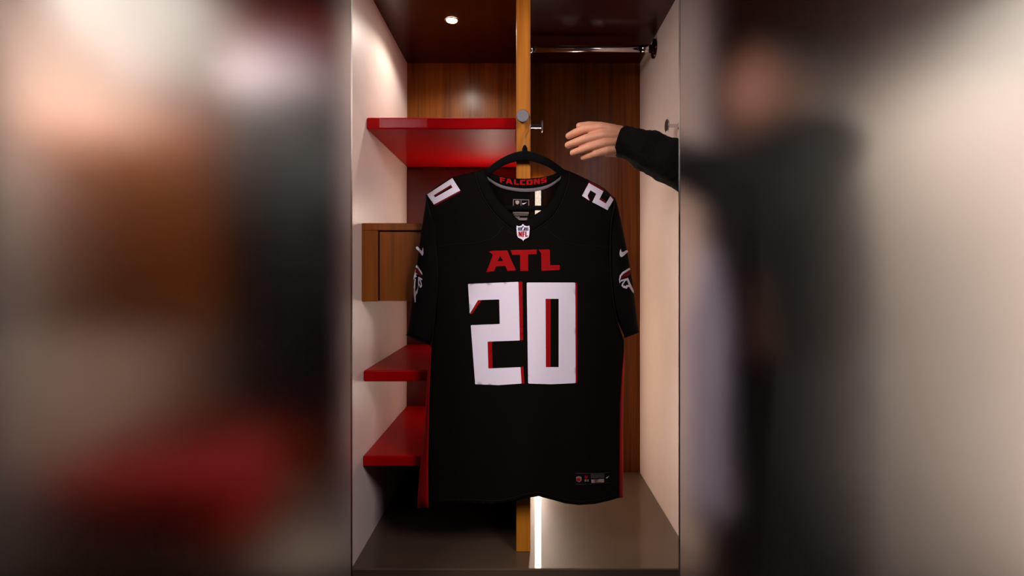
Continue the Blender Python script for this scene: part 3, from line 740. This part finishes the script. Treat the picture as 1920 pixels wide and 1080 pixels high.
for h, kn, an in legs: limb(tb, [(h + Vector((0, 0, 0.04)), 0.112), (kn, 0.078), (an, 0.062)], 20)
limb(tb, [(hips + Vector((0, -0.06, 0)), 0.112), (hips + Vector((0, 0.06, 0)), 0.112)], 20)
obj('trousers', grown(tb, 0.008, 5), 'trouser', person, True)
for h, kn, an in legs:
    sb = bmesh.new(); limb(sb, [(an + Vector((0.02, 0, -0.045)), 0.044), (an + Vector((-0.08, 0, -0.052)), 0.040), (an + Vector((-0.155, 0, -0.058)), 0.032)], 16)
    for v in sb.verts: v.co.z = max(v.co.z, -0.4495)
    obj('shoe', grown(sb, 0.006, 2), 'shoe', person, True)
hb2 = bmesh.new(); sph(hb2, Hd + Vector((0.016, 0, 0.022)), 1, 0.100, 0.083, 0.098)
hm = grown(hb2, 0.005, 1); bm = bmesh.new(); bm.from_mesh(hm)
bmesh.ops.bisect_plane(bm, geom=bm.verts[:] + bm.edges[:] + bm.faces[:], plane_co=Hd + Vector((-0.03, 0, 0.02)), plane_no=Vector((-0.75, 0, -0.66)), clear_outer=True)
obj('hair', bm, 'hair', person, True)
for s in (-1, 1):
    eb = bmesh.new(); sph(eb, Hd + Vector((-0.083, s * 0.030, 0.004)), 0.0105, u=12); obj('eye', eb, 'eye', person, True)

# ------------------------------------------------------------------ added frosted panes that blur the sides, with invented things behind
YG = 1.02
XGL, XGR = (658 - VPX) * YG / FPX, (1275 - VPX) * YG / FPX
struct('added_pane_1', box(-1.50, XGL, YG, YG + 0.010, -0.445, 1.455, 0.0008, seg=1), 'frost', 'added frosted glass door softening the view left of the open locker', 'glass door')  # invented pane, there to blur everything on the left side
struct('added_pane_2', box(XGR, 1.60, YG, YG + 0.010, -0.445, 1.455, 0.0008, seg=1), 'frost', 'added frosted glass door softening the view right of the open locker', 'glass door')  # invented pane, there to blur everything on the right side
struct('trim_1', box(-1.7, 2.6, YG - 0.02, YG + 0.03, 1.457, 1.50, 0.002), 'ceil_wood')
struct('trim_2', box(-1.7, 2.6, YG - 0.015, YG + 0.025, -0.4495, -0.4455), 'steel')
struct('trim_3', box(-1.7, 2.6, YG - 0.02, YF - 0.021, 1.501, 1.54), 'ceil_wood')

# left bay
struct('wall_far_left', box(XO - 0.022, XO, YF, YB, -0.45, ZT), 'white_panel')
struct('floor_left_bay', box(XO, XL - 0.0225, YF + 0.001, YB, -0.05, 0.0), 'base_grey')
cb_ = thing('wall_cabinet', 'brown wooden cabinet blurred behind the left frosted glass', 'cabinet', (-1.02, 1.5, 0.57))
obj('body', box(XO + 0.0005, -0.80, 1.372, YB - 0.001, 0.57, 1.085, 0.001), 'cabinet_wood', cb_)
obj('door', box(XO + 0.045, -0.803, 1.352, 1.371, 0.575, 1.065, 0.001), 'cabinet_wood', cb_)
rb = thing('sports_bag', 'red sports bag blurred behind the left frosted glass', 'bag', (-0.98, 1.5, 0.0))
bm = box(-1.19, -0.70, 1.34, 1.62, 0.001, 0.26, 0.07, seg=5); obj('body', bm, 'bag_red', rb, True)
obj('handle', tube(smooth_path([(-1.08, 1.40, 0.24), (-1.05, 1.40, 0.31), (-0.95, 1.40, 0.335), (-0.84, 1.40, 0.31), (-0.81, 1.40, 0.24)], 5), 0.011, 10), 'bag_red', rb, True)
obj('zip', box(-1.12, -0.77, 1.474, 1.486, 0.2585, 0.2640), 'bag_black', rb)
shl = obj('shelf', box(-0.79, XL - 0.0225, 1.37, YB - 0.001, 1.36, 1.39, 0.003), 'red_gloss'); tag(shl, 'red shelf blurred behind the left frosted glass, near the top', 'shelf', 'red lacquered shelves')
gb = thing('garment_bag', 'long black garment bag blurred behind the left frosted glass', 'garment bag', (-0.62, 1.42, 0.33))
bm = bmesh.new(); rings = []
prof = [(1.33, 0.05, 0.012), (1.30, 0.10, 0.02), (1.25, 0.150, 0.03), (1.15, 0.165, 0.04), (0.8, 0.172, 0.05), (0.45, 0.176, 0.05), (0.34, 0.178, 0.045), (0.33, 0.172, 0.03)]
for z_, hw, hd_ in prof: rings.append([bm.verts.new((-0.615 + hw * math.cos(2 * math.pi * k_ / 28), 1.42 + hd_ * math.sin(2 * math.pi * k_ / 28), z_)) for k_ in range(28)])
for i in range(len(rings) - 1):
    for k_ in range(28): bm.faces.new((rings[i][k_], rings[i][(k_ + 1) % 28], rings[i + 1][(k_ + 1) % 28], rings[i + 1][k_]))
bm.faces.new(rings[0]); bm.faces.new(rings[-1]); bmesh.ops.recalc_face_normals(bm, faces=bm.faces[:])
obj('bag', bm, 'bag_black', gb, True)
bm = bmesh.new(); rings = []
for z_, hw, hd_ in [(1.318, 0.085, 0.022), (1.285, 0.130, 0.030), (1.25, 0.155, 0.036), (1.19, 0.168, 0.043)]: rings.append([bm.verts.new((-0.615 + hw * math.cos(a), 1.42 + hd_ * math.sin(a), z_)) for a in [math.pi + math.pi * k_ / 20 for k_ in range(21)]])
for i in range(len(rings) - 1):
    for k_ in range(20): bm.faces.new((rings[i][k_], rings[i][k_ + 1], rings[i + 1][k_ + 1], rings[i + 1][k_]))
obj('shoulder_patch', bm, 'pale', gb, True)
obj('hook', tube(smooth_path([(-0.615, 1.42, 1.325), (-0.615, 1.42, 1.338), (-0.607, 1.42, 1.346), (-0.600, 1.42, 1.352), (-0.606, 1.42, 1.358), (-0.615, 1.42, 1.3595)], 4), 0.002, 8), 'wire', gb, True)
downlight('added round downlight brightening the bay behind the left frosted glass', -1.08, 1.306, 36.0)  # added lamp, lights the things behind the left pane
led('added light strip under the cabinet, brightening the wall behind the left frosted glass', -0.76, 0.29, 0.55, 'led_left')  # added strip, lifts the far left wall below the cabinet

# right side
struct('wall_niche_back', box(XR + 0.0305, 0.98, YB, YB + 0.02, -0.45, ZT + 0.3), 'ceil_wood')
struct('wall_niche_strip', box(0.981, 1.12, 1.745, 1.765, -0.45, ZT), 'back_wood')
struct('wall_niche_right', box(1.10, 2.8, 1.72, 1.74, -0.45, ZT), 'white_panel')
tw = thing('towel', 'white towel on a hook blurred behind the right frosted glass', 'towel', (0.45, 1.27, 0.12))
bm = bmesh.new(); rows = []
for i in range(25):
    z_ = 0.78 - 0.64 * i / 24; row = []
    for k_ in range(15):
        u = k_ / 14; wv = 0.25 + 0.75 * clamp(i / 7)
        row.append(bm.verts.new((0.447 + (u - 0.5) * 0.105 * wv, 1.283 - 0.012 * math.sin(u * 9.5 + i * 0.05) * (0.4 + 0.6 * clamp(i / 10)), z_)))
    rows.append(row)
for i in range(24):
    for k_ in range(14): bm.faces.new((rows[i][k_], rows[i][k_ + 1], rows[i + 1][k_ + 1], rows[i + 1][k_]))
thick(obj('cloth', bm, 'towel', tw, True), 0.006, 0)
obj('hook', tube([(0.445, 1.2995, 0.79), (0.445, 1.285, 0.785), (0.445, 1.272, 0.785), (0.445, 1.268, 0.80)], 0.003, 8), 'chrome', tw, True)
downlight('added round downlight brightening the space behind the right frosted glass', 1.55, 1.36, 12.0)  # added lamp, lights the space behind the right pane
ls = thing('led_strip', 'added upright light strip out of view, brightening the white wall at the far right', 'light', (1.86, 1.715, -0.3), 'vertical LED strips on the back wall')  # added strip outside the frame, spreads even light over the white wall
obj('channel', box(1.845, 1.875, 1.712, 1.7195, -0.32, 1.32), 'steel', ls)
obj('diffuser', box(1.849, 1.871, 1.700, 1.7115, -0.318, 1.318, 0.001), 'fill_far', ls)
